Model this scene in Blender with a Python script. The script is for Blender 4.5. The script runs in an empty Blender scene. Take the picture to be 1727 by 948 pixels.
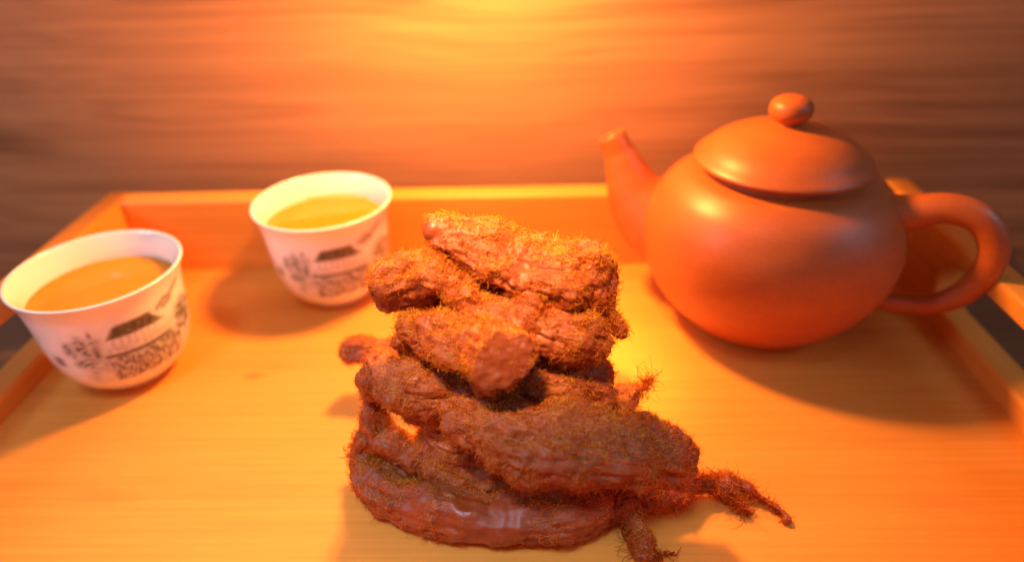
import bpy, bmesh, math, random
import numpy as np
from mathutils import Vector, Matrix, noise

# ---------------------------------------------------------------- camera, world, lamps, exposure
S = 0.01                       # everything below is written in centimetres
scene = bpy.context.scene
col = scene.collection
CAM_R = (0.99938, 0.02106, -0.02832)
CAM_U = (0.013, 0.52641, 0.85013)
CAM_F = (-0.03281, 0.84997, -0.5258)
FPX = 1162.5

cam_data = bpy.data.cameras.new("camera")
cam = bpy.data.objects.new("camera", cam_data); col.objects.link(cam)
cam.matrix_world = Matrix(((CAM_R[0], CAM_U[0], -CAM_F[0], 0), (CAM_R[1], CAM_U[1], -CAM_F[1], 0),
                           (CAM_R[2], CAM_U[2], -CAM_F[2], 18*S), (0, 0, 0, 1)))
cam_data.sensor_width = 36; cam_data.lens = FPX/1727*36
cam_data.clip_start = 0.01; cam_data.clip_end = 20
cam_data.dof.use_dof = True
cam_data.dof.focus_distance = 0.208
cam_data.dof.aperture_fstop = 4.4
scene.camera = cam

world = bpy.data.worlds.new("World"); scene.world = world; world.use_nodes = True
bg = world.node_tree.nodes["Background"]
bg.inputs[0].default_value = (0.46, 0.52, 0.82, 1); bg.inputs[1].default_value = 0.12

def lamp(name, kind, loc, energy, color, **kw):
    d = bpy.data.lights.new(name, kind); d.energy = energy; d.color = color
    for k, v in kw.items(): setattr(d, k, v)
    o = bpy.data.objects.new(name, d); col.objects.link(o); o.location = Vector(loc)*S
    return o
# warm lamp hanging over the back of the tray, just above the frame
lamp("warm_lamp", 'POINT', (-3.0, 27.6, 18.4), 3.1, (1.0, 0.46, 0.11), shadow_soft_size=1.3*S)
# cool daylight falling steeply on the front of the tray only
w = lamp("window_light", 'AREA', (-14, -8, 62), 0.13, (0.56, 0.78, 1.0), shape='RECTANGLE', size=0.20, size_y=0.16, spread=math.radians(30))
w.rotation_euler = (Vector((-7, 10.5, 0)) - Vector((-14, -8, 62))).to_track_quat('-Z', 'Y').to_euler()
# added low warm fill from the side of the viewer, lifting the shaded fronts
r = lamp("front_fill", 'AREA', (-20, -84, 30), 0.42, (1.0, 0.55, 0.26), shape='RECTANGLE', size=0.5, size_y=0.4)
r.rotation_euler = (Vector((0, 18, 3)) - Vector((-20, -84, 30))).to_track_quat('-Z', 'Y').to_euler()
# added warm spot from above in front, only to brighten the meat stack
k = lamp("stack_fill_spot", 'SPOT', (-8, -5, 56), 40.0, (1.0, 0.57, 0.15), spot_size=math.radians(11.5), spot_blend=.9, shadow_soft_size=2.0*S)
k.rotation_euler = (Vector((-.9, 18.2, 8.2)) - Vector((-8, -5, 56))).to_track_quat('-Z', 'Y').to_euler()
# cool daylight from a window to the left, brushing the wall
v = lamp("side_window_light", 'AREA', (-66, 2, 46), 0.27, (0.55, 0.76, 1.0), shape='RECTANGLE', size=0.3, size_y=0.3, spread=math.radians(52))
v.rotation_euler = (Vector((-24, 33, 14)) - Vector((-66, 2, 46))).to_track_quat('-Z', 'Y').to_euler()

v2 = lamp("right_window_light", 'AREA', (58, 6, 40), 0.09, (0.55, 0.76, 1.0), shape='RECTANGLE', size=0.3, size_y=0.3, spread=math.radians(60))
v2.rotation_euler = (Vector((19, 25, 4)) - Vector((58, 6, 40))).to_track_quat('-Z', 'Y').to_euler()

scene.view_settings.view_transform = 'Standard'
scene.view_settings.look = 'None'
scene.view_settings.exposure = 0.3
scene.view_settings.gamma = 1.0
scene.view_settings.use_curve_mapping = False

# ---------------------------------------------------------------- helpers
def tag(o, label=None, cat=None, group=None, kind=None):
    if label: o['label'] = label
    if cat: o['category'] = cat
    if group: o['group'] = group
    if kind: o['kind'] = kind
    return o
def empty(name, loc=(0, 0, 0), rz=0):
    o = bpy.data.objects.new(name, None); col.objects.link(o)
    o.location = Vector(loc)*S; o.rotation_euler = (0, 0, rz); o.empty_display_size = 0.01
    return o
def link(name, me, mat, parent=None, smooth=True):
    o = bpy.data.objects.new(name, me); col.objects.link(o)
    if mat: me.materials.append(mat)
    if smooth: me.polygons.foreach_set('use_smooth', [True]*len(me.polygons))
    if parent: o.parent = parent
    return o
def mesh(name, verts, faces):
    me = bpy.data.meshes.new(name)
    me.from_pydata([tuple(v) for v in (np.asarray(verts, float)*S)], [], faces); me.update()
    return me
def lathe(name, prof, n=96, closed=False):
    """revolve (r, z) points; points with r == 0 become poles"""
    V = []; rings = []
    for r, z in prof:
        if r < 1e-6: rings.append([len(V)]); V.append((0, 0, z))
        else:
            rings.append(list(range(len(V), len(V)+n)))
            for i in range(n):
                a = 2*math.pi*i/n; V.append((r*math.cos(a), r*math.sin(a), z))
    F = []
    pairs = list(zip(rings[:-1], rings[1:])) + ([(rings[-1], rings[0])] if closed else [])
    for A, B in pairs:
        for i in range(n):
            j = (i+1) % n
            if len(A) == 1 and len(B) == 1: break
            if len(A) == 1: F.append((A[0], B[j], B[i]))
            elif len(B) == 1: F.append((A[i], A[j], B[0]))
            else: F.append((A[i], A[j], B[j], B[i]))
    return mesh(name, V, F)
def catmull(pts, m):
    P = np.asarray(pts, float); Q = np.vstack([2*P[0]-P[1], P, 2*P[-1]-P[-2]]); out = []
    for i in range(len(P)-1):
        p0, p1, p2, p3 = Q[i:i+4]
        for k in range(m):
            t = k/m
            out.append(.5*((2*p1)+(p2-p0)*t+(2*p0-5*p1+4*p2-p3)*t*t+(3*p1-p0-3*p2+p3)*t**3))
    out.append(P[-1]); return np.array(out)
def smooth_prof(pts, m=6): return [tuple(p) for p in catmull(pts, m)]
def tube(name, path, radii, n=24, squash=None, cap=True):
    """sweep a circle (optionally an ellipse) along a path of 3-D points"""
    P = np.asarray(path, float); T = np.gradient(P, axis=0); T /= np.linalg.norm(T, axis=1)[:, None]
    up = np.array([0, 1., 0]) if abs(T[0] @ [0, 1, 0]) < .9 else np.array([1., 0, 0])
    V = []; F = []
    N = up - T[0]*(T[0] @ up); N /= np.linalg.norm(N)
    for i in range(len(P)):
        N = N - T[i]*(T[i] @ N); N /= np.linalg.norm(N); B = np.cross(T[i], N)
        s = squash[i] if squash is not None else 1
        for k in range(n):
            a = 2*math.pi*k/n; V.append(P[i] + radii[i]*(math.cos(a)*N*s + math.sin(a)*B))
    for i in range(len(P)-1):
        for k in range(n):
            j = (k+1) % n; F.append((i*n+k, i*n+j, (i+1)*n+j, (i+1)*n+k))
    if cap: F.append(tuple(range(n))[::-1]); F.append(tuple(range((len(P)-1)*n, len(P)*n)))
    return mesh(name, V, F)
def box(name, lo, hi, bevel=.12, seg=3):
    bm = bmesh.new(); bmesh.ops.create_cube(bm, size=1)
    for v in bm.verts: v.co = Vector([(lo[i]+hi[i])/2 + v.co[i]*(hi[i]-lo[i]) for i in range(3)])*S
    if bevel: bmesh.ops.bevel(bm, geom=bm.edges[:], offset=bevel*S, segments=seg, profile=.5, affect='EDGES')
    me = bpy.data.meshes.new(name); bm.to_mesh(me); bm.free(); return me

# ---------------------------------------------------------------- materials
class NT:
    def __init__(s, name):
        s.m = bpy.data.materials.new(name); s.m.use_nodes = True; s.t = s.m.node_tree
        s.b = s.t.nodes["Principled BSDF"]; s.out = s.t.nodes["Material Output"]
    def n(s, t, **kw):
        x = s.t.nodes.new(t)
        for k, v in kw.items():
            if k in x.inputs.keys(): x.inputs[k].default_value = v
            else: setattr(x, k, v)
        return x
    def l(s, a, b): s.t.links.new(a, b)
    def coords(s, scale=(1, 1, 1), loc=(0, 0, 0), attr=None):
        mp = s.n('ShaderNodeMapping'); mp.inputs['Scale'].default_value = scale; mp.inputs['Location'].default_value = loc
        if attr: a = s.n('ShaderNodeAttribute', attribute_name=attr); s.l(a.outputs['Vector'], mp.inputs[0])
        else: a = s.n('ShaderNodeTexCoord'); s.l(a.outputs['Object'], mp.inputs[0])
        return mp.outputs[0]
    def noise(s, vec, scale=1., detail=3., rough=.55, dist=0.):
        x = s.n('ShaderNodeTexNoise'); s.l(vec, x.inputs['Vector'])
        x.inputs['Scale'].default_value = scale; x.inputs['Detail'].default_value = detail
        x.inputs['Roughness'].default_value = rough; x.inputs['Distortion'].default_value = dist
        return x.outputs['Fac']
    def ramp(s, fac, stops, interp='LINEAR'):
        x = s.n('ShaderNodeValToRGB'); x.color_ramp.interpolation = interp; e = x.color_ramp.elements
        while len(e) > 1: e.remove(e[-1])
        for i, (p, c) in enumerate(stops):
            k = e[0] if i == 0 else e.new(p); k.position = p; k.color = (*c, 1) if len(c) == 3 else c
        s.l(fac, x.inputs[0]); return x.outputs['Color']
    def mix(s, fac, a, b, blend='MIX'):
        x = s.n('ShaderNodeMix', data_type='RGBA', blend_type=blend)
        for sock, v in ((x.inputs[0], fac), (x.inputs[6], a), (x.inputs[7], b)):
            if hasattr(v, 'node'): s.l(v, sock)
            else: sock.default_value = v if not isinstance(v, tuple) else ((*v, 1) if len(v) == 3 else v)
        return x.outputs[2]
    def math(s, op, a, b=0.):
        x = s.n('ShaderNodeMath', operation=op)
        for i, v in enumerate((a, b)):
            if hasattr(v, 'node'): s.l(v, x.inputs[i])
            else: x.inputs[i].default_value = v
        return x.outputs[0]
    def bump(s, h, strength=.3, dist=.001):
        x = s.n('ShaderNodeBump'); x.inputs['Strength'].default_value = strength; x.inputs['Distance'].default_value = dist
        s.l(h, x.inputs['Height']); s.l(x.outputs[0], s.b.inputs['Normal']); return x
    def set(s, **kw):
        for k, v in kw.items():
            k = k.replace('_', ' ')
            if hasattr(v, 'node'): s.l(v, s.b.inputs[k])
            else: s.b.inputs[k].default_value = (*v, 1) if isinstance(v, tuple) and len(v) == 3 and k != 'Subsurface Radius' else v
        return s.m

def bamboo(name, axis='x', seed=0., knots=()):
    t = NT(name)
    st = {'x': (3, 120, 120), 'y': (120, 3, 120)}[axis]
    lam = {'x': (.6, 55, 55), 'y': (55, .6, 55)}[axis]
    fine = t.noise(t.coords(st, (seed, seed, 0)), 4., 4., .6)
    strip = t.noise(t.coords(lam, (seed*2, 3, seed)), 1., 2., .5)
    blot = t.noise(t.coords((9, 22, 22), (seed, 1.3, 2)), 1., 3., .55)
    c1 = t.ramp(fine, [(.25, (.66, .225, .030)), (.5, (.78, .28, .040)), (.75, (.85, .33, .052))])
    c2 = t.mix(.3, c1, t.ramp(strip, [(.3, (.66, .24, .03)), (.7, (.86, .36, .055))]))
    c3 = t.mix(t.ramp(blot, [(.60, (0, 0, 0)), (.80, (.35, .35, .35))]), c2, (.60, .20, .032))
    for kx, ky, rx, ry, amt in knots:
        w_ = t.n('ShaderNodeVectorMath', operation='MULTIPLY_ADD')
        nz = t.n('ShaderNodeTexNoise'); nz.inputs['Scale'].default_value = 90.; t.l(t.coords(), nz.inputs['Vector'])
        t.l(nz.outputs['Color'], w_.inputs[0]); w_.inputs[1].default_value = (.012, .004, 0); t.l(t.coords((1, 1, 0), (-kx*S-.006, -ky*S-.002, 0)), w_.inputs[2])
        sc_ = t.n('ShaderNodeVectorMath', operation='MULTIPLY'); t.l(w_.outputs[0], sc_.inputs[0]); sc_.inputs[1].default_value = (1/(rx*S), 1/(ry*S), 0)
        ln = t.n('ShaderNodeVectorMath', operation='LENGTH'); t.l(sc_.outputs[0], ln.inputs[0])
        c3 = t.mix(t.ramp(ln.outputs['Value'], [(.2, (amt,)*3), (1., (0, 0, 0))]), c3, (.58, .15, .02))
    t.bump(fine, .12, .0006)
    rough = t.ramp(fine, [(.3, (.50,)*3), (.7, (.36,)*3)])
    return t.set(Base_Color=c3, Roughness=rough, Specular_IOR_Level=.45)
def walnut(name, seed=0., dark=1.):
    t = NT(name)
    warp = t.noise(t.coords((2.6, 3, 5), (seed, 0, seed)), 1., 2., .45)
    v = t.coords((.9, 34, 34), (seed, 2, 1))
    add = t.n('ShaderNodeVectorMath', operation='ADD'); t.l(v, add.inputs[0])
    cmb = t.n('ShaderNodeCombineXYZ'); t.l(t.math('MULTIPLY', warp, 3.0), cmb.inputs[2]); t.l(t.math('MULTIPLY', warp, 3.0), cmb.inputs[1]); t.l(cmb.outputs[0], add.inputs[1])
    big = t.noise(add.outputs[0], 1., 3., .6)
    fn = t.noise(t.coords((5, 330, 330), (seed, 0, 4)), 1., 3., .6)
    d = dark
    c1 = t.ramp(big, [(.34, (.19*d, .068*d, .032*d)), (.43, (.37*d, .150*d, .068*d)), (.52, (.46*d, .195*d, .088*d)), (.57, (.36*d, .145*d, .066*d)), (.68, (.64*d, .29*d, .13*d))])
    c2 = t.mix(.28, c1, t.ramp(fn, [(.35, (.26*d, .105*d, .048*d)), (.65, (.52*d, .235*d, .105*d))]))
    t.bump(fn, .1, .0005)
    return t.set(Base_Color=c2, Roughness=.42, Specular_IOR_Level=.4)

M = {}
M['bamboo_x'] = bamboo('bamboo lengthwise', 'x', .7, [(-11.6, 21.9, .75, .3, .8), (-10.6, 22.4, 1.2, .2, .35), (-14.5, 15.6, 1.6, .5, .3), (12.5, 15.2, 2.2, .4, .25)])
M['bamboo_back'] = bamboo('bamboo back board', 'x', 3.1)
M['bamboo_y'] = bamboo('bamboo crosswise', 'y', 5.3)
M['walnut_wall'] = walnut('walnut wall veneer', .35)
M['walnut_table'] = walnut('walnut table veneer', 2.2, .5)
t = NT('white porcelain')
M['porcelain'] = t.set(Base_Color=(.86, .83, .78), Roughness=.18, Specular_IOR_Level=.5, Coat_Weight=.4, Coat_Roughness=.05,
                       Subsurface_Weight=.12, Subsurface_Radius=(.004, .003, .002), Subsurface_Scale=.5)
t = NT('printed ink')
a = t.n('ShaderNodeAttribute', attribute_name='ink')
M['ink'] = t.set(Base_Color=a.outputs['Color'], Roughness=.3, Coat_Weight=.4, Coat_Roughness=.08)
t = NT('amber tea')
M['tea'] = t.set(Base_Color=(.90, .25, .012), Roughness=.03, IOR=1.33, Specular_IOR_Level=.5, Subsurface_Weight=.6,
                 Subsurface_Radius=(.012, .005, .001), Subsurface_Scale=.8)
t = NT('red clay')
n1 = t.noise(t.coords((1, 1, 1)), 900., 3., .6); n2 = t.noise(t.coords((1, 1, 4)), 45., 4., .6)
t.bump(n1, .06, .0004)
M['clay'] = t.set(Base_Color=t.mix(.5, t.ramp(n1, [(.3, (.42, .085, .014)), (.7, (.54, .125, .022))]), t.ramp(n2, [(.3, (.40, .082, .014)), (.7, (.54, .125, .022))])),
                  Roughness=.42, Specular_IOR_Level=.5, Sheen_Weight=.0)
def meat(name):
    t = NT(name)
    g = t.coords((1, 1, 1), attr='grain')
    gl = t.coords((1.2, 9, 9), attr='grain')
    rid = t.noise(gl, 1., 4., .6, .3)
    fib = t.noise(t.coords((2.2, 42, 42), attr='grain'), 1., 3., .6, .3)
    blot = t.noise(t.coords((130, 130, 130)), 1., 4., .6)
    blot2 = t.noise(t.coords((60, 60, 60), (5, 5, 5)), 1., 2., .5)
    c1 = t.ramp(rid, [(.28, (.17, .027, .005)), (.46, (.30, .053, .008)), (.62, (.42, .084, .011)), (.78, (.52, .125, .018))])
    c2 = t.mix(t.ramp(blot, [(.42, (0, 0, 0)), (.62, (.7, .7, .7))]), c1, t.ramp(fib, [(.3, (.20, .030, .006)), (.7, (.46, .095, .012))]))
    c3 = t.mix(t.ramp(blot2, [(.52, (0, 0, 0)), (.70, (.45, .45, .45))]), c2, (.42, .085, .034))
    sm = t.n('ShaderNodeAttribute', attribute_name='smooth_spot')
    c4 = t.mix(t.math('MULTIPLY', sm.outputs['Fac'], .7), c3, t.ramp(fib, [(.3, (.25, .036, .008)), (.7, (.38, .066, .013))]))
    h = t.math('ADD', t.math('MULTIPLY', rid, .5), t.math('MULTIPLY', fib, .6))
    h = t.math('MULTIPLY', h, t.math('SUBTRACT', 1., t.math('MULTIPLY', sm.outputs['Fac'], .8)))
    t.bump(h, .6, .0009)
    ro = t.ramp(blot, [(.35, (.30,)*3), (.65, (.58,)*3)])
    return t.set(Base_Color=c4, Roughness=ro, Specular_IOR_Level=.55, Subsurface_Weight=.2, Subsurface_Radius=(.0030, .0008, .0003), Subsurface_Scale=1.)
M['meat'] = meat('dried meat')
def floss(name):
    t = NT(name)
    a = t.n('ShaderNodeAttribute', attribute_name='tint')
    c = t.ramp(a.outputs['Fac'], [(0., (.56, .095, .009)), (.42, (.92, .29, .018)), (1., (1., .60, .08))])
    t.set(Base_Color=c, Roughness=.45, Specular_IOR_Level=.4)
    tr = t.n('ShaderNodeBsdfTranslucent'); t.l(c, tr.inputs[0])
    mx = t.n('ShaderNodeMixShader'); mx.inputs[0].default_value = .6
    t.l(t.b.outputs[0], mx.inputs[1]); t.l(tr.outputs[0], mx.inputs[2]); t.l(mx.outputs[0], t.out.inputs[0])
    return t.m
M['floss'] = floss('meat floss fibre')

# ---------------------------------------------------------------- setting: table, wall
XL, XR, YB, YF, HW, TH = -20.5, 17.27, 30.6, 10.25, 3.95, 1.2
tbl = link('table_top', box('table_top', (-70, -40, -4), (70, 33.6, -1.02), .1), M['walnut_table'], smooth=False)
tag(tbl, 'dark walnut table top under the bamboo tray', kind='structure')
wall = link('back_wall', box('back_wall', (-70, 33.7, -4), (70, 35.7, 60), .1), M['walnut_wall'], smooth=False)
tag(wall, 'walnut veneer wall behind the tray, lit warm in the middle', kind='structure')

# ---------------------------------------------------------------- bamboo tray
tray = empty('serving_tray', ((XL+XR)/2, (YB+YF)/2, -1))
tag(tray, 'bamboo serving tray with handle slots, carrying the teapot, cups and meat', 'tray')
def tray_part(name, me, mat):
    o = link(name, me, mat, tray, smooth=False); o.location = -tray.location; return o
tray_part('floor_board', box('floor_board', (XL-.3, YF-.3, -1.0), (XR+.3, YB+.3, 0), .03, 2), M['bamboo_x'])
tray_part('back_board', box('back_board', (XL+.004, YB, -.98), (XR-.004, YB+TH, HW), .17, 4), M['bamboo_back'])
tray_part('front_board', box('front_board', (XL+.004, YF-TH, -.98), (XR-.004, YF, HW), .17, 4), M['bamboo_back'])
def slotted(name, x0, x1):
    """end board with an oval hand slot: 2-D outline with a hole, extruded with rounded edges"""
    cu = bpy.data.curves.new(name, 'CURVE'); cu.dimensions = '2D'; cu.fill_mode = 'BOTH'
    bv = .17
    def spl(pts):
        sp = cu.splines.new('POLY'); sp.points.add(len(pts)-1); sp.use_cyclic_u = True
        for p, q in zip(sp.points, pts): p.co = (q[0]*S, q[1]*S, 0, 1)
    y0, y1, z0, z1 = YF-TH+bv, YB+TH-bv, -1.0+bv, HW-bv
    spl([(y0, z0), (y1, z0), (y1, z1), (y0, z1)])
    c0, c1, zc, r = 15.4+.0, 25.6, 2.02, 1.08+bv
    pts = [(c1 - 1 + r*math.sin(a), zc + r*math.cos(a)) for a in np.linspace(0, math.pi, 14)]
    pts += [(c0 + 1 - r*math.sin(a), zc - r*math.cos(a)) for a in np.linspace(0, math.pi, 14)]
    spl(pts)
    cu.extrude = (x1-x0)/2*S - bv*S; cu.bevel_depth = bv*S; cu.bevel_resolution = 3
    ob = bpy.data.objects.new('tmp', cu); col.objects.link(ob)
    dg = bpy.context.evaluated_depsgraph_get(); me = bpy.data.meshes.new_from_object(ob.evaluated_get(dg))
    bpy.data.objects.remove(ob); bpy.data.curves.remove(cu)
    # local (x, y, z) -> world (thickness, depth, height)
    xm = (x0+x1)/2*S
    me.transform(Matrix(((0, 0, 1, xm), (1, 0, 0, 0), (0, 1, 0, 0), (0, 0, 0, 1)))); me.name = name
    me.materials.clear(); me.update(); return me
tray_part('end_board', slotted('end_board', XL-TH, XL), M['bamboo_y'])
tray_part('end_board', slotted('end_board', XR, XR+TH), M['bamboo_y'])

# ---------------------------------------------------------------- tea cups
CUP_OUT = smooth_prof([(1.42, .0), (1.52, .06), (1.60, .22), (1.98, .48), (2.36, 1.02), (2.60, 1.75), (2.72, 2.6), (2.80, 3.4), (2.90, 4.2), (3.06, 4.72), (3.14, 4.88)], 5)
CUP_IN = smooth_prof([(3.12, 4.93), (3.05, 4.93), (2.96, 4.78), (2.78, 4.2), (2.67, 3.4), (2.58, 2.6), (2.45, 1.8), (2.2, 1.15), (1.7, .72), (.9, .52), (0, .48)], 5)
cup_me = lathe('cup_body', [(0, .14), (1.2, .14), (1.32, .0)] + CUP_OUT + CUP_IN)
def outer_r(z):
    zs = [p[1] for p in CUP_OUT]; rs = [p[0] for p in CUP_OUT]; return float(np.interp(z, zs, rs))
def ink_density(x, y):
    """monochrome landscape: hall with a long roof, trees, a crowd before it. x -1..1 across the front, y = height in cm"""
    n = lambda s, k=0: noise.noise(Vector((x*s+k, y*s*.5+k, k)))
    d = 0.; red = 0.
    f = lambda v, a, b: max(0., min(1., (v-a)/(b-a)))
    inb = lambda v, lo, hi, e: f(v, lo-e, lo+e)*(1-f(v, hi-e, hi+e))
    # roof
    t_ = (y-3.32)/.42
    if -.3 < t_ < 1.5:
        lo = -.17-.05*(1-t_)*2; hi = .24+.13*max(0., 1-t_)**1.5
        d = max(d, inb(x, lo-.04, hi+.04, .03)*inb(y, 3.22, 3.80+.1*x, .07)*(.9+.3*n(14)))
    # ridge line tips and lower eave
    d = max(d, inb(x, -.42, .52, .04)*inb(y, 2.36+.20*x*x, 2.54+.20*x*x, .07)*.9)
    d = max(d, inb(x, -.42+.16*f(y, 2.5, 3.3), .50-.2*f(y, 2.5, 3.3), .04)*inb(y, 2.50, 3.30, .05)*max(.10, (.20+.35*n(20, 3)+.12*math.sin(x*70))))
    # crowd and columns below
    if x > -.40:
        body = inb(x, -.40, .66, .03)*inb(y, 1.16+.12*x*x+.12*n(11, 2), 2.44, .06)
        st = noise.noise(Vector((x*26, y*4.2, 3.))) + .8*noise.noise(Vector((x*60, y*11., 8.))) + .5*noise.noise(Vector((x*13, y*5., 1.)))
        d = max(d, body*max(.30, min(.95, .60+.62*st))*(1 if y < 2.25 else .95))
        if n(13, 9) > .18 and y < 2.0: red = .8
    # right tree arch
    rr = math.hypot((x-.76)/.19, (y-2.72)/.80)
    d = max(d, (1-f(rr+.35*n(9, 2), .8, 1.08))*max(.25, min(.95, .62+.7*n(13, 4)+.35*n(30, 6))))
    # left trees
    for cx, cy, sx, sy in ((-.60, 3.1, .10, .62), (-.50, 2.7, .13, .5), (-.72, 2.95, .08, .5), (-.47, 3.35, .04, .55), (-.62, 2.3, .16, .42)):
        r2 = math.hypot((x-cx)/sx, (y-cy)/sy)
        if r2 < 1.1: d = max(d, (1-f(r2, .5, 1.1))*max(.12, .58+.6*n(18, 5)))
    d = max(d, inb(x, -.92, -.84, .03)*inb(y, 2.1, 2.6, .12)*.7)
    # branches at the upper right
    for (x0, y0, x1, y1) in ((.38, 3.75, .50, 4.0), (.50, 4.0, .58, 3.95), (.58, 3.95, .74, 4.3), (.46, 3.7, .60, 3.82)):
        k = max(0, min(1, ((x-x0)*(x1-x0)+(y-y0)*(y1-y0)*.04)/((x1-x0)**2+.04*(y1-y0)**2)))
        dd = math.hypot(x-(x0+k*(x1-x0)), (y-(y0+k*(y1-y0)))*.25)
        d = max(d, (1-f(dd, .018, .04))*.6)
    # grey wash tying the drawing together
    wash = inb(x, -.70, .86, .08)*inb(y, 1.15+.15*x*x, 3.05, .25)*(.26+.16*n(7, 6)+.14*n(19, 1))
    wash = max(wash, inb(x, -.66, -.36, .06)*inb(y, 1.6, 3.5, .25)*(.42+.3*n(11, 3)))
    d = max(d, wash)
    for cx, cy in ((.95, 3.9), (.965, 3.3), (.97, 2.9)):
        d = max(d, (1-f(math.hypot((x-cx)/.022, (y-cy)/.2), .6, 1.1))*.7)
    return max(0., min(1., d*1.12)), red
def print_mesh():
    nx, ny = 170, 90; V = []; C = []; D = []
    for j in range(ny+1):
        z = 1.0 + 3.45*j/ny
        for i in range(nx+1):
            th = math.radians(-86 + 172*i/nx); r = outer_r(z)+.006
            d, red = ink_density(math.sin(th), z); D.append(d)
            V.append((r*math.sin(th), -r*math.cos(th), z))
            p = np.array((.84, .81, .76)); k = np.array((.055, .042, .034)) if red < .5 else np.array((.17, .05, .03))
            c = p*(1-d) + k*d; C.append((c[0], c[1], c[2], 1))
    F = []
    for j in range(ny):
        for i in range(nx):
            q = (j*(nx+1)+i, j*(nx+1)+i+1, (j+1)*(nx+1)+i+1, (j+1)*(nx+1)+i)
            if max(D[k] for k in q) > .04: F.append(q)
    me = mesh('printed_scene', V, F)
    at = me.color_attributes.new('ink', 'FLOAT_COLOR', 'POINT'); at.data.foreach_set('color', np.array(C, np.float32).ravel())
    return me
print_me = print_mesh()
TEA_Z = 3.85
def inner_r(z):
    q = sorted((p[1], p[0]) for p in CUP_IN[2:]); return float(np.interp(z, [p[0] for p in q], [p[1] for p in q]))
tea_prof = [(0, .53)] + [(max(.02, inner_r(z)-.015), z+.02) for z in np.linspace(.56, TEA_Z-.1, 14)] + [(inner_r(TEA_Z)-.02, TEA_Z+.03), (inner_r(TEA_Z)-.08, TEA_Z), (1.2, TEA_Z-.01), (0, TEA_Z-.01)]
tea_me = lathe('tea', tea_prof)
cups = [((-16.94, 22.53), .77, 'white porcelain tea cup at the left edge, nearer the camera', 'amber tea in the cup at the left edge of the tray'),
        ((-9.62, 28.40), .36, 'white porcelain tea cup near the back of the tray, just left of the meat stack', 'golden tea in the cup at the back beside the meat stack')]
for i, ((x, y), rz, lab, tlab) in enumerate(cups):
    if i == 0:
        cup = empty('tea_cup', (x, y, .01)); cb = link('cup_body', cup_me, M['porcelain'], cup); cp = link('printed_scene', print_me, M['ink'], cup)
        tea = link('tea', tea_me, M['tea']); first = (cup, cb, cp, tea)
    else:
        cup = first[0].copy(); col.objects.link(cup)
        for src in first[1:3]:
            c = src.copy(); col.objects.link(c); c.parent = cup
        tea = first[3].copy(); col.objects.link(tea)
    cup.location = Vector((x, y, .01))*S; cup.rotation_euler = (0, 0, rz)
    tea.location = Vector((x, y, .01))*S
    tag(cup, lab, 'cup', 'printed tea cups on the tray'); tag(tea, tlab, 'tea', 'tea poured in the cups')

# ---------------------------------------------------------------- clay teapot
PX, PY, PR = 9.9, 26.1, math.radians(-25)
pot = empty('teapot', (PX, PY, .01), PR)
tag(pot, 'reddish brown clay teapot with round lid and ball knob', 'teapot')
body_prof = smooth_prof([(2.75, 0), (2.95, .08), (3.35, .5), (4.25, 1.45), (4.95, 2.7), (5.22, 4.0), (5.02, 5.2), (4.45, 6.2), (3.75, 6.80), (3.20, 7.02)], 8)
inner = smooth_prof([(3.02, 7.04), (2.98, 7.22), (2.90, 6.9), (4.1, 5.9), (4.8, 4.4), (4.4, 2.2), (2.6, .5), (0, .4)], 4)
link('body', lathe('body', [(0, .12), (2.4, .12), (2.6, 0)] + body_prof + inner, 128), M['clay'], pot)
lid_prof = smooth_prof([(3.20, 7.30), (3.36, 7.34), (3.42, 7.44), (3.34, 7.56), (3.12, 7.74), (2.75, 8.06), (2.15, 8.42), (1.4, 8.68), (.75, 8.80), (.52, 8.84)], 6)
lid = link('lid', lathe('lid', [(0, 7.0), (2.80, 7.0), (2.85, 7.24)] + lid_prof + [(0, 8.85)], 128), M['clay'], pot)
knob = smooth_prof([(.54, 8.74), (.48, 8.86), (.52, 8.96), (.74, 9.14), (.82, 9.40), (.72, 9.70), (.42, 9.89), (.12, 9.94)], 6)
lid.location.z = .0002
link('knob', lathe('knob', [(0, 8.70)] + knob + [(0, 9.945)], 48), M['clay'], lid)
sp = catmull([(-3.6, 0, 3.3), (-4.9, 0, 3.9), (-5.85, 0, 4.9), (-6.35, 0, 5.9), (-6.75, 0, 6.75), (-7.15, 0, 7.45)], 8)
u = np.linspace(0, 1, len(sp))
sr = np.interp(u, [0, .2, .4, .6, .8, 1], [2.0, 1.75, 1.28, .92, .66, .60])
V_out = tube('spout', sp, sr, 32, cap=False)
spout = link('spout', V_out, M['clay'], pot)
md = spout.modifiers.new('wall', 'SOLIDIFY'); md.thickness = .0016; md.offset = -1
# rolled lip on the spout
hp = catmull([(4.35, 0, 5.75), (5.1, 0, 6.05), (6.1, 0, 6.36), (7.2, 0, 6.1), (7.85, 0, 5.25), (7.95, 0, 4.2), (7.55, 0, 3.1), (6.75, 0, 2.30), (5.6, 0, 1.95), (4.2, 0, 1.9)], 8)
u = np.linspace(0, 1, len(hp))
hr = np.interp(u, [0, .08, .2, .45, .7, .88, 1], [.84, .68, .58, .54, .47, .36, .42])
link('handle', tube('handle', hp, hr, 28), M['clay'], pot)

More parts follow.
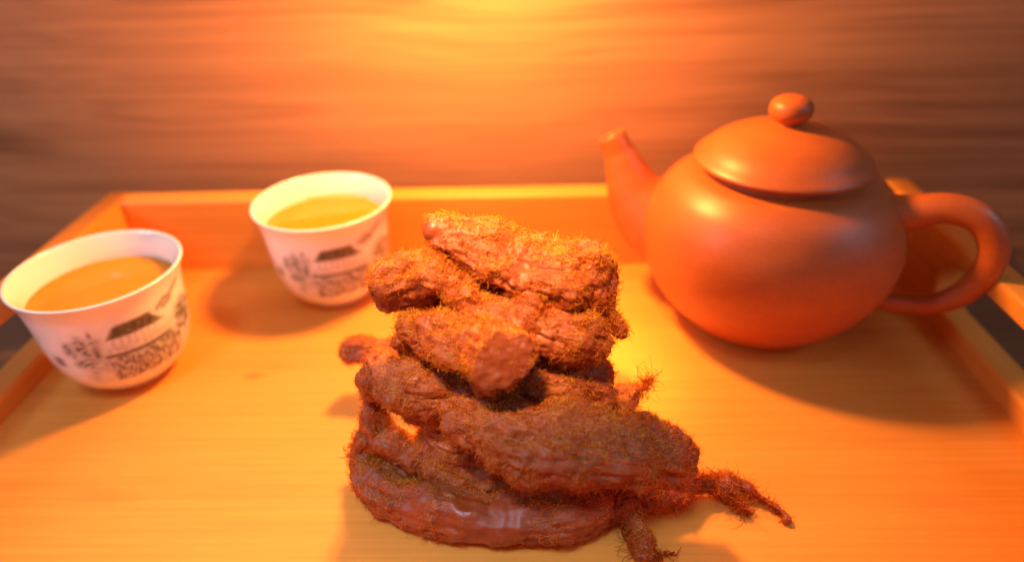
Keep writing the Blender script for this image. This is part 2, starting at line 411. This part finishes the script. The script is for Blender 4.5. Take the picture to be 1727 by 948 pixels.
# ---------------------------------------------------------------- stack of shredded dried meat
STRIPS = {"slab": {"chains": [[[-5.705, 16.084, 1.3, 0.399], [-5.25, 15.35, 0.72, 0.57], [-4.045, 14.77, 0.72, 0.684], [-2.497, 14.289, 0.74, 0.722], [-0.842, 14.106, 0.74, 0.703], [0.792, 14.22, 0.76, 0.722], [2.299, 14.754, 0.66, 0.589], [3.451, 15.037, 0.6, 0.475], [4.622, 15.319, 0.6, 0.38]], [[-5.93, 16.016, 0.6, 0.285], [-5.733, 16.241, 1.6, 0.361], [-5.167, 16.493, 1.8, 0.38]], [[0.161, 14.5, 0.587, 0.399], [0.896, 14.4, 0.431, 0.475], [1.525, 14.204, 0.45, 0.342]], [[4.426, 15.328, 0.7, 0.342], [5.351, 15.6, 0.5, 0.266], [6.054, 15.525, 0.36, 0.266], [6.379, 15.242, 0.24, 0.19]], [[5.955, 15.746, 0.5, 0.133], [6.603, 15.752, 0.38, 0.142], [7.215, 15.322, 0.2, 0.123], [7.631, 14.792, 0.13, 0.095], [7.782, 14.505, 0.12, 0.123]], [[2.829, 14.528, 0.6, 0.332], [3.049, 13.976, 0.32, 0.285], [3.174, 13.181, 0.26, 0.247]], [[-0.885, 15.6, 0.474, 0.57], [1.058, 15.8, 0.381, 0.76], [3.017, 15.9, 0.26, 0.665]]],
 "smooth": [[-1.87, 13.6, 1.257, 1.045], [-0.985, 13.5, 1.326, 0.855], [-3.719, 14.1, 1.132, 0.475]]},
 "under": {"chains": [[[-5.102, 17.2, 3.303, 0.285], [-5.292, 16.8, 2.768, 0.399], [-5.03, 16.4, 1.97, 0.475], [-4.162, 16.1, 1.463, 0.522], [-2.788, 15.9, 1.393, 0.57], [-1.267, 16.0, 1.006, 0.665]], [[-3.102, 16.9, 2.398, 0.475], [-3.42, 16.5, 1.592, 0.57], [-4.006, 16.2, 1.223, 0.475]], [[-4.993, 16.1, 1.06, 0.475], [-3.646, 16.0, 0.605, 0.57], [-1.895, 16.0, 0.172, 0.57], [-0.511, 16.0, 0.023, 0.475]], [[-3.143, 16.2, 2.151, 0.475], [-2.188, 16.1, 1.981, 0.57]], [[-3.317, 15.5, 1.416, 0.38], [-2.177, 15.2, 1.065, 0.38], [-1.06, 15.2, 0.651, 0.38]]],
 "smooth": []},
 "chunk": {"chains": [[[-2.394, 14.8, 4.058, 0.323], [-1.455, 14.7, 3.773, 0.684], [-0.426, 14.6, 3.533, 1.026], [0.78, 14.6, 3.382, 1.121], [2.165, 14.6, 3.181, 0.997], [3.318, 14.7, 2.927, 0.931], [4.158, 14.8, 2.499, 0.589]], [[3.858, 15.0, 3.273, 0.427], [4.277, 14.6, 2.337, 0.475], [3.562, 14.4, 2.555, 0.475]], [[-1.824, 15.2, 3.958, 0.361], [-0.425, 15.4, 3.903, 0.399], [0.992, 15.5, 3.704, 0.427], [2.426, 15.4, 3.137, 0.475]]],
 "smooth": [[-0.072, 15.0, 4.128, 0.475]]},
 "shade": {"chains": [[[-4.822, 16.6, 4.602, 0.475], [-3.919, 16.4, 4.144, 0.817], [-2.458, 16.4, 3.962, 0.902], [-0.802, 16.5, 3.979, 0.95], [0.674, 16.6, 3.927, 0.902], [1.907, 16.8, 3.403, 0.589]], [[-3.817, 16.3, 3.209, 0.38], [-3.164, 16.3, 3.153, 0.427], [-2.672, 16.3, 3.445, 0.38]], [[-5.126, 16.5, 4.263, 0.332], [-5.097, 16.6, 3.647, 0.342]], [[1.142, 16.9, 4.457, 0.665], [2.004, 17.0, 3.769, 0.475]]],
 "smooth": []},
 "lobe": {"chains": [[[-6.922, 20.915, 2.0, 0.475], [-5.958, 20.899, 2.0, 0.437], [-4.517, 20.456, 2.1, 0.475], [-2.667, 19.774, 2.2, 0.57], [-0.491, 18.909, 2.2, 0.617], [1.123, 17.724, 2.4, 0.522], [2.246, 17.05, 2.6, 0.427], [3.054, 17.191, 2.9, 0.304]]],
 "smooth": [[-7.027, 20.769, 2.0, 0.285]]},
 "cut": {"chains": [[[-3.733, 16.6, 6.163, 0.399], [-2.888, 16.2, 6.205, 0.627], [-1.896, 15.7, 6.245, 0.722], [-1.189, 15.1, 6.361, 0.779], [-0.84, 14.6, 6.543, 0.817]], [[-0.857, 14.7, 6.139, 0.475], [-1.14, 15.1, 5.563, 0.475], [-1.382, 15.2, 5.135, 0.323], [-1.515, 15.2, 4.87, 0.19]], [[-4.183, 16.9, 5.442, 0.19], [-3.927, 17.0, 4.905, 0.19]], [[-2.94, 16.6, 5.088, 0.38], [-1.869, 16.5, 4.696, 0.427]]],
 "smooth": [[-0.88, 14.2, 6.819, 0.285]],
 "cut": [-0.86, 14.35, 6.661]},
 "bent": {"chains": [[[-4.366, 17.2, 7.333, 0.551], [-3.697, 17.3, 7.467, 0.627], [-2.879, 17.2, 7.638, 0.57], [-2.19, 17.0, 7.282, 0.475], [-1.509, 16.8, 6.78, 0.532], [-0.731, 16.7, 6.522, 0.646], [0.223, 16.6, 6.196, 0.779], [1.187, 16.6, 5.925, 0.807], [1.729, 16.7, 5.671, 0.57]], [[-0.116, 16.7, 6.89, 0.475], [0.4, 16.7, 6.506, 0.475]], [[0.933, 16.6, 5.268, 0.589], [1.387, 16.7, 5.185, 0.475]], [[-4.281, 17.2, 6.872, 0.475], [-3.265, 17.5, 6.705, 0.475], [-2.411, 17.6, 6.148, 0.475], [-1.164, 17.6, 5.229, 0.57], [0.513, 17.5, 4.583, 0.57]]],
 "smooth": []},
 "top": {"chains": [[[-2.809, 17.9, 8.774, 0.342], [-1.917, 17.9, 8.582, 0.427], [-0.709, 17.9, 8.205, 0.475], [0.515, 17.8, 7.92, 0.494], [1.471, 17.7, 7.92, 0.475]], [[-2.63, 17.6, 8.441, 0.323], [-1.733, 17.4, 8.143, 0.475], [-0.706, 17.3, 7.826, 0.665], [0.502, 17.3, 7.463, 0.779], [1.382, 17.4, 7.245, 0.817], [1.84, 17.4, 6.652, 0.589], [2.306, 17.3, 5.958, 0.342], [2.642, 17.2, 5.515, 0.123]], [[1.801, 17.5, 7.989, 0.427], [1.951, 17.5, 7.216, 0.475]], [[-1.973, 17.9, 7.658, 0.427], [-0.932, 17.9, 6.801, 0.57], [0.521, 17.9, 6.126, 0.57], [1.806, 17.8, 5.953, 0.475]]],
 "smooth": [[-0.347, 16.6, 8.194, 0.332], [-2.821, 17.6, 8.833, 0.285]]}}
BUNDLES = {"right": [[4.215, 15.352, 1.0], [5.232, 15.623, 0.75], [6.354, 15.79, 0.45], [7.194, 15.257, 0.22], [7.84, 14.545, 0.07]],
 "right2": [[4.431, 15.409, 0.8], [5.614, 15.501, 0.5], [6.226, 15.191, 0.3], [6.582, 14.797, 0.1]],
 "right3": [[2.501, 14.843, 0.5], [4.057, 15.236, 0.45], [5.518, 15.443, 0.4], [6.38, 15.431, 0.3]],
 "front": [[3.132, 14.787, 0.7], [2.823, 14.062, 0.35], [2.971, 13.328, 0.2], [3.555, 13.076, 0.1]],
 "front2": [[3.17, 14.242, 0.4], [3.427, 13.431, 0.2], [4.112, 13.253, 0.08]],
 "back": [[2.633, 17.014, 2.5], [3.054, 17.191, 2.9], [3.502, 17.334, 3.1], [3.645, 17.42, 3.4]],
 "left": [[-6.01, 16.683, 1.7], [-6.297, 16.526, 0.9], [-5.964, 16.108, 0.5]],
 "tip": [[1.929, 17.4, 6.651], [2.482, 17.2, 5.806], [2.794, 17.1, 5.496]]}

rng = np.random.default_rng(7)
def blob_mesh(chains, voxel):
    bm = bmesh.new()
    for ch in chains:
        P = np.array(ch, float)
        cc = catmull(P, 8)
        last = None
        for x, y, z, r in cc:
            r = max(r*1.06, .05)
            if last is not None and np.linalg.norm(last-np.array((x, y, z))) < r*.22: continue
            last = np.array((x, y, z))
            bmesh.ops.create_icosphere(bm, subdivisions=2, radius=r*S, matrix=Matrix.Translation(Vector((x, y, z))*S) @ Matrix.Diagonal((1, 1.18, 1, 1)))
    me = bpy.data.meshes.new('tmp'); bm.to_mesh(me); bm.free()
    ob = bpy.data.objects.new('tmp', me); col.objects.link(ob)
    md = ob.modifiers.new('r', 'REMESH'); md.mode = 'VOXEL'; md.voxel_size = voxel*S
    md2 = ob.modifiers.new('s', 'SMOOTH'); md2.factor = .5; md2.iterations = 5
    dg = bpy.context.evaluated_depsgraph_get(); out = bpy.data.meshes.new_from_object(ob.evaluated_get(dg))
    bpy.data.objects.remove(ob); bpy.data.meshes.remove(me)
    return out
def vcos(me):
    a = np.empty(len(me.vertices)*3, np.float32); me.vertices.foreach_get('co', a); return a.reshape(-1, 3).astype(float)
def vnors(me):
    a = np.empty(len(me.vertices)*3, np.float32); me.vertices.foreach_get('normal', a); return a.reshape(-1, 3).astype(float)
def norm(v): return v/np.maximum(np.linalg.norm(v, axis=-1, keepdims=True), 1e-9)
def grain_frame(co, chains):
    """nearest chain sample gives the running direction of the meat fibres and two coordinates across it"""
    samp = []; tan = []; arc = []
    for k, ch in enumerate(chains):
        c = catmull(np.array(ch, float)[:, :3], 10); t_ = norm(np.gradient(c, axis=0))
        s_ = np.concatenate([[0], np.cumsum(np.linalg.norm(np.diff(c, axis=0), axis=1))]) + k*3.7
        samp.append(c); tan.append(t_); arc.append(s_)
    samp = np.vstack(samp); tan = np.vstack(tan); arc = np.concatenate(arc)
    T = np.zeros_like(co); G = np.zeros_like(co)
    for a in range(0, len(co), 4000):
        q = co[a:a+4000]; d2 = ((q[:, None]-samp[None])**2).sum(-1)
        w = np.exp(-(d2-d2.min(1, keepdims=True))/.12); w /= w.sum(1, keepdims=True)
        t_ = norm(w @ tan); rel = q - w @ samp; s_ = w @ arc
        N = norm(np.cross(t_, np.array([0., 0, 1]) + 1e-4)); B = np.cross(t_, N)
        T[a:a+4000] = t_; G[a:a+4000] = np.stack([s_, (rel*N).sum(-1), (rel*B).sum(-1)], -1)
    return T, G
def pnoise(P, oct=3):
    return np.array([noise.fractal(Vector(p), .9, 2.1, oct, noise_basis='PERLIN_ORIGINAL') for p in P])
def fibres(name, roots, nor, tang, length, radius, tint, parent, curl=1.5, lift=.35, seg=4, zmin=None, hug=.5):
    """many curled hair-thin fibres as one joined mesh"""
    n = len(roots)
    r3 = rng.normal(size=(n, 3))
    sgn = np.where(rng.random(n) < .5, -1., 1.)[:, None]
    d = norm(tang*sgn*.75 + r3*.55 + nor*(lift*rng.random((n, 1))*1.6))
    ax = norm(rng.normal(size=(n, 3)) + nor*.9*rng.choice([-1, 1], (n, 1)))
    ang = (curl*(.35+rng.random((n, 1))))*rng.choice([-1, 1], (n, 1))/seg
    step = (length/seg)[:, None]
    pts = [roots - nor*.02]; p = roots - nor*.02
    side = norm(np.cross(d, nor+.01)); rings = []
    V = np.zeros((n, seg+1, 3, 3))
    for k in range(seg+1):
        u_ = norm(np.cross(d, ax)); w_ = np.cross(d, u_)
        rad = (radius*(1-.55*k/seg))[:, None]
        for j in range(3):
            a = 2*math.pi*j/3; V[:, k, j] = p + rad*(math.cos(a)*u_+math.sin(a)*w_)
        p = p + d*step
        d = norm(d*np.cos(ang) + np.cross(ax, d)*np.sin(ang) + ax*(ax*d).sum(-1, keepdims=True)*(1-np.cos(ang)))
        d = norm(d - nor*np.minimum(0, (d*nor).sum(-1, keepdims=True))*hug + rng.normal(size=(n, 3))*.06)
    V = V.reshape(-1, 3)
    if zmin is not None: V[:, 2] = np.maximum(V[:, 2], zmin)
    V = V*S
    base = (np.arange(n)*(seg+1)*3)[:, None, None]
    q = np.array([[k*3+j, k*3+(j+1) % 3, (k+1)*3+(j+1) % 3, (k+1)*3+j] for k in range(seg) for j in range(3)])
    F = (base + q[None]).reshape(-1, 4)
    me = bpy.data.meshes.new(name)
    me.vertices.add(len(V)); me.vertices.foreach_set('co', V.astype(np.float32).ravel())
    me.loops.add(F.size); me.loops.foreach_set('vertex_index', F.astype(np.int32).ravel())
    me.polygons.add(len(F)); me.polygons.foreach_set('loop_start', np.arange(0, F.size, 4, dtype=np.int32))
    me.update(calc_edges=True)
    at = me.attributes.new('tint', 'FLOAT', 'POINT'); at.data.foreach_set('value', np.repeat(np.clip(tint, 0, 1), (seg+1)*3).astype(np.float32))
    o = link(name, me, M['floss'], parent); o['kind'] = 'stuff'
    return o
LABELS = {
 'slab': ('long curved dried meat strip lying lowest on the tray, with a smooth red front face', 0.5),
 'under': ('dark ragged meat strip wedged behind the bottom strip, rising at the left of the stack', 0.5),
 'chunk': ('thick meat chunk with greyish sheen on top, jutting out furthest right', 0.62),
 'shade': ('shaded broad meat strip across the middle of the stack, above the thick chunk', 0.6),
 'lobe': ('thin meat strip at the back whose rounded orange end sticks out left of the stack', 1.0),
 'cut': ('short meat strip ending in a flat red cut face at the front', 1.0),
 'bent': ('fuzzy meat strip sloping from a round left lump, just under the topmost strip', 1.0),
 'top': ('topmost fuzzy golden meat strip crowning the stack', 1.0),
}
FLAT = None
for key, (label, dens) in LABELS.items():
    d = STRIPS[key]; chains = d['chains']
    me = blob_mesh(chains, .055)
    co = vcos(me)/S; no = vnors(me)
    T, G = grain_frame(co, chains)
    sm = np.zeros(len(co))
    for x, y, z, r in d['smooth']:
        dd = np.linalg.norm((co-np.array((x, y, z))), axis=1)/r; sm = np.maximum(sm, np.clip(1.5-dd, 0, .9)/.9)
    off = rng.random(3)*50
    lump = pnoise(co*1.15+off, 2); rid = pnoise(G*np.array((.55, 2.6, 2.6))+off, 3); fine = pnoise(co*5.5+off, 3); shred = pnoise(G*np.array((1.6, 8, 8))+off, 2)
    disp = lump*.21 + (rid*.075 + fine*.035 + shred*.03)*(1-.8*sm)
    disp -= np.clip(-rid-.25, 0, 1)*.22*(1-sm)          # splits between the fibre bundles
    co2 = co + no*disp[:, None]
    cutmask = np.zeros(len(co))
    if 'cut' in d:
        pn = norm(np.array((.22, -1., .42))); c0 = np.array(d['cut']); h = (co2-c0) @ pn
        dome = -.07*np.clip(np.linalg.norm((co2-c0)-h[:, None]*pn, axis=1)/.9, 0, 1.2)**2
        m = h > dome - .0; co2[m] -= ((h-dome)[m])[:, None]*pn; cutmask[m] = 1; sm = np.maximum(sm, cutmask*.9)
        co2[m] += pn*(pnoise(co2[m]*3.2+off, 2)*.06)[:, None]
    co2[:, 2] = np.maximum(co2[:, 2], .03 + .02*np.abs(fine))
    me.vertices.foreach_set('co', (co2*S).astype(np.float32).ravel()); me.update()
    for nm, arr, ty in (('grain', G, 'FLOAT_VECTOR'), ('smooth_spot', sm, 'FLOAT')):
        at = me.attributes.new(nm, ty, 'POINT'); at.data.foreach_set('vector' if ty == 'FLOAT_VECTOR' else 'value', arr.astype(np.float32).ravel())
    me.materials.clear()
    c = co2.mean(0); lo = co2.min(0)
    root = empty('dried_meat_strip', (c[0], c[1], lo[2]))
    tag(root, label, 'dried meat', 'dried meat strips stacked on the tray')
    me.transform(Matrix.Translation(-root.location))
    me.name = 'flesh'; body = link('flesh', me, M['meat'], root)
    # short curled floss all over
    no2 = vnors(me); tri = np.array([p.vertices[:4] if len(p.vertices) == 4 else (*p.vertices, p.vertices[2]) for p in me.polygons])
    ar = np.empty(len(me.polygons), np.float32); me.polygons.foreach_get('area', ar); ar = ar/S/S
    fc = co2[tri].mean(1); fn = norm(no2[tri].mean(1)); fT = norm(T[tri].mean(1)); fs = sm[tri].mean(1); fr = rid[tri].mean(1)
    clump = pnoise(fc*1.3+off+9, 2); up = fn[:, 2]
    wgt = ar*np.clip(.55+1.3*clump+.9*np.clip(up, -.4, 1), .08, 2.2)*np.clip(1-1.05*fs, 0, 1)
    def layer(n, w, length, radius, tnt, **kw):
        idx = rng.choice(len(w), n, p=w/w.sum())
        R0 = fc[idx] + rng.normal(size=(n, 3))*.03 - root.location/S
        ti = tnt + .18*rng.normal(size=n) + .30*clump[idx] + .32*np.clip(up[idx], -.3, 1)  # up-facing fibres get a more golden tint: lamplight on the tops put into colour
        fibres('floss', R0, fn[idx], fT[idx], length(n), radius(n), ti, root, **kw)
    area = ar.sum()
    bare = np.clip(1-1.05*fs, 0, 1)
    # matted fibres lying along the grain
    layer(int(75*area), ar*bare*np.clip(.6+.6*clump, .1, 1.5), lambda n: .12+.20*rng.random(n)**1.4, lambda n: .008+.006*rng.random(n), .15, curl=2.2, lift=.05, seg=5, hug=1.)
    # woolly curls in patches and along the upper edges
    wool = ar*bare*np.clip(.30+1.3*clump+.9*np.clip(up, -.3, 1), .04, 2.0)
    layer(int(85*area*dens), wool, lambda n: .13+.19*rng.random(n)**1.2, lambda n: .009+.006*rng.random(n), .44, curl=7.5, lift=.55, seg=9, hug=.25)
    d['root'] = root
    d['surface'] = (fc, fn, fT)
def cluster(path, n, spread, parent, length=(.18, .42), rad=(.012, .028), tint=.2, curl=8., floor=True):
    """tangle of loose curled shreds around a path"""
    c = catmull(np.array(path, float), 12); idx = rng.integers(0, len(c), n)
    loc = np.array(parent.location)/S
    nn = norm(rng.normal(size=(n, 3))); rt = c[idx]+nn*spread*rng.random((n, 1)); rt[:, 2] = np.maximum(rt[:, 2], .05)
    nn[:, 2] = np.abs(nn[:, 2])*.7
    tg = norm(norm(np.gradient(c, axis=0))[idx] + rng.normal(size=(n, 3))*.5)
    fibres('frayed_strands', rt-loc, nn, tg, length[0]+(length[1]-length[0])*rng.random(n), rad[0]+(rad[1]-rad[0])*rng.random(n)**2, tint+.14*rng.normal(size=n), parent, curl=curl, lift=.3, seg=9, hug=0., zmin=.02-loc[2])
# frayed fibre bundles hanging out of the strips
def bundle(key, path, n, spread, rad, parent, tint=.35, pr=.11):
    n = int(n*2.2); rad *= .55; spread *= 1.25
    P = np.array(path, float)
    loc = np.array(parent.location)/S
    V = []; F = []; TT = []
    for k in range(n):
        m = 7; c = catmull(P, m); u = np.linspace(0, 1, len(c))
        o0 = rng.normal(size=3)*spread; o1 = rng.normal(size=3)*spread
        ph = rng.random(3)*9
        wob = np.stack([np.sin(u*9*(1+.9*rng.random())+ph[0]), np.sin(u*11*(1+.5*rng.random())+ph[1]), np.sin(u*10*(.6+rng.random())+ph[2])], -1)*spread*.6*rng.random()
        e = int(len(c)*(.55+.45*rng.random())) if k > n*.25 else len(c)
        s0 = int(len(c)*.35*rng.random()) if k > n*.4 else 0
        q = (c + o0*(1-u)[:, None] + o1*(u*(1-.5*u))[:, None] + wob)[s0:e]
        if len(q) < 5: continue
        r = rad*(.5+.9*rng.random())*np.interp(np.linspace(0, 1, len(q)), [0, .15, .8, 1], [.7, 1, .75, .3])
        q[:, 2] = np.maximum(q[:, 2], r+.012)
        T_ = norm(np.gradient(q, axis=0)); N = norm(np.cross(T_, np.array((.1, .2, 1.)))); B = np.cross(T_, N)
        b = len(V); ns = 6
        jr = 1+.35*rng.normal(size=(len(q), ns)).clip(-1, 1)*.7
        for i in range(len(q)):
            for j in range(ns):
                a = 2*math.pi*j/ns; V.append(q[i]-loc+r[i]*jr[i, j]*(math.cos(a)*N[i]+math.sin(a)*B[i])); TT.append(tint+.2*math.sin(k*2.3))
        for i in range(len(q)-1):
            for j in range(ns): F.append((b+i*ns+j, b+i*ns+(j+1) % ns, b+(i+1)*ns+(j+1) % ns, b+(i+1)*ns+j))
        F.append(tuple(b+j for j in range(ns))[::-1]); F.append(tuple(b+(len(q)-1)*ns+j for j in range(ns)))
    me = mesh('frayed_strands', V, F)
    at = me.attributes.new('tint', 'FLOAT', 'POINT'); at.data.foreach_set('value', np.array(TT, np.float32))
    o = link('frayed_strands', me, M['floss'], parent); o['kind'] = 'stuff'
    # fine hairs along the bundle
    c = catmull(P, 12); idx = rng.integers(0, len(c), n*22)
    nn = norm(rng.normal(size=(len(idx), 3))); rt = c[idx]+nn*spread*1.1*rng.random((len(idx), 1)); rt[:, 2] = np.maximum(rt[:, 2], .03); nn[:, 2] = np.abs(nn[:, 2])
    tg = norm(np.gradient(c, axis=0))[idx]
    fibres('floss', rt-loc, nn, tg, .12+.28*rng.random(len(idx)), .007+.006*rng.random(len(idx)), tint+.12*rng.normal(size=len(idx)), parent, curl=1.8, lift=.5)
B_ = BUNDLES
fray = dict(length=(.4, .95), rad=(.007, .013), tint=.3, curl=3.2)
slab_ = STRIPS['slab']['root']; lobe_ = STRIPS['lobe']['root']; top_ = STRIPS['top']['root']
bundle('twig', B_['right'], 3, .05, .11, slab_, .06)
bundle('right2', B_['right2'], 3, .10, .08, slab_, .08)
bundle('front', B_['front'], 3, .12, .09, slab_, .12)
cluster(B_['right'][1:3], 260, .27, slab_)
cluster(B_['right2'][1:], 260, .24, slab_)
cluster(B_['right'][1:4], 120, .2, slab_, **fray)
cluster(B_['right2'][1:], 120, .2, slab_, **fray)
cluster(B_['front'][1:], 110, .2, slab_, **fray)
cluster(B_['back'][1:], 90, .2, lobe_, **fray)
cluster(B_['right'][3:], 40, .12, slab_, length=(.15, .35))
cluster(B_['right3'], 150, .30, slab_, tint=0.)
cluster(B_['front'], 260, .26, slab_, tint=.12)
cluster(B_['front2'], 70, .18, slab_, tint=.15)
cluster(B_['left'], 130, .22, slab_, length=(.2, .5), rad=(.012, .024), tint=.25)
cluster([p[:3] for p in STRIPS['slab']['chains'][2]], 300, .52, slab_, length=(.25, .6), rad=(.012, .026), tint=.3)
cluster(B_['back'], 150, .25, lobe_, length=(.25, .6), rad=(.012, .026), tint=.12)
cluster(B_['tip'], 60, .12, top_, length=(.2, .45), rad=(.012, .022), tint=.2)
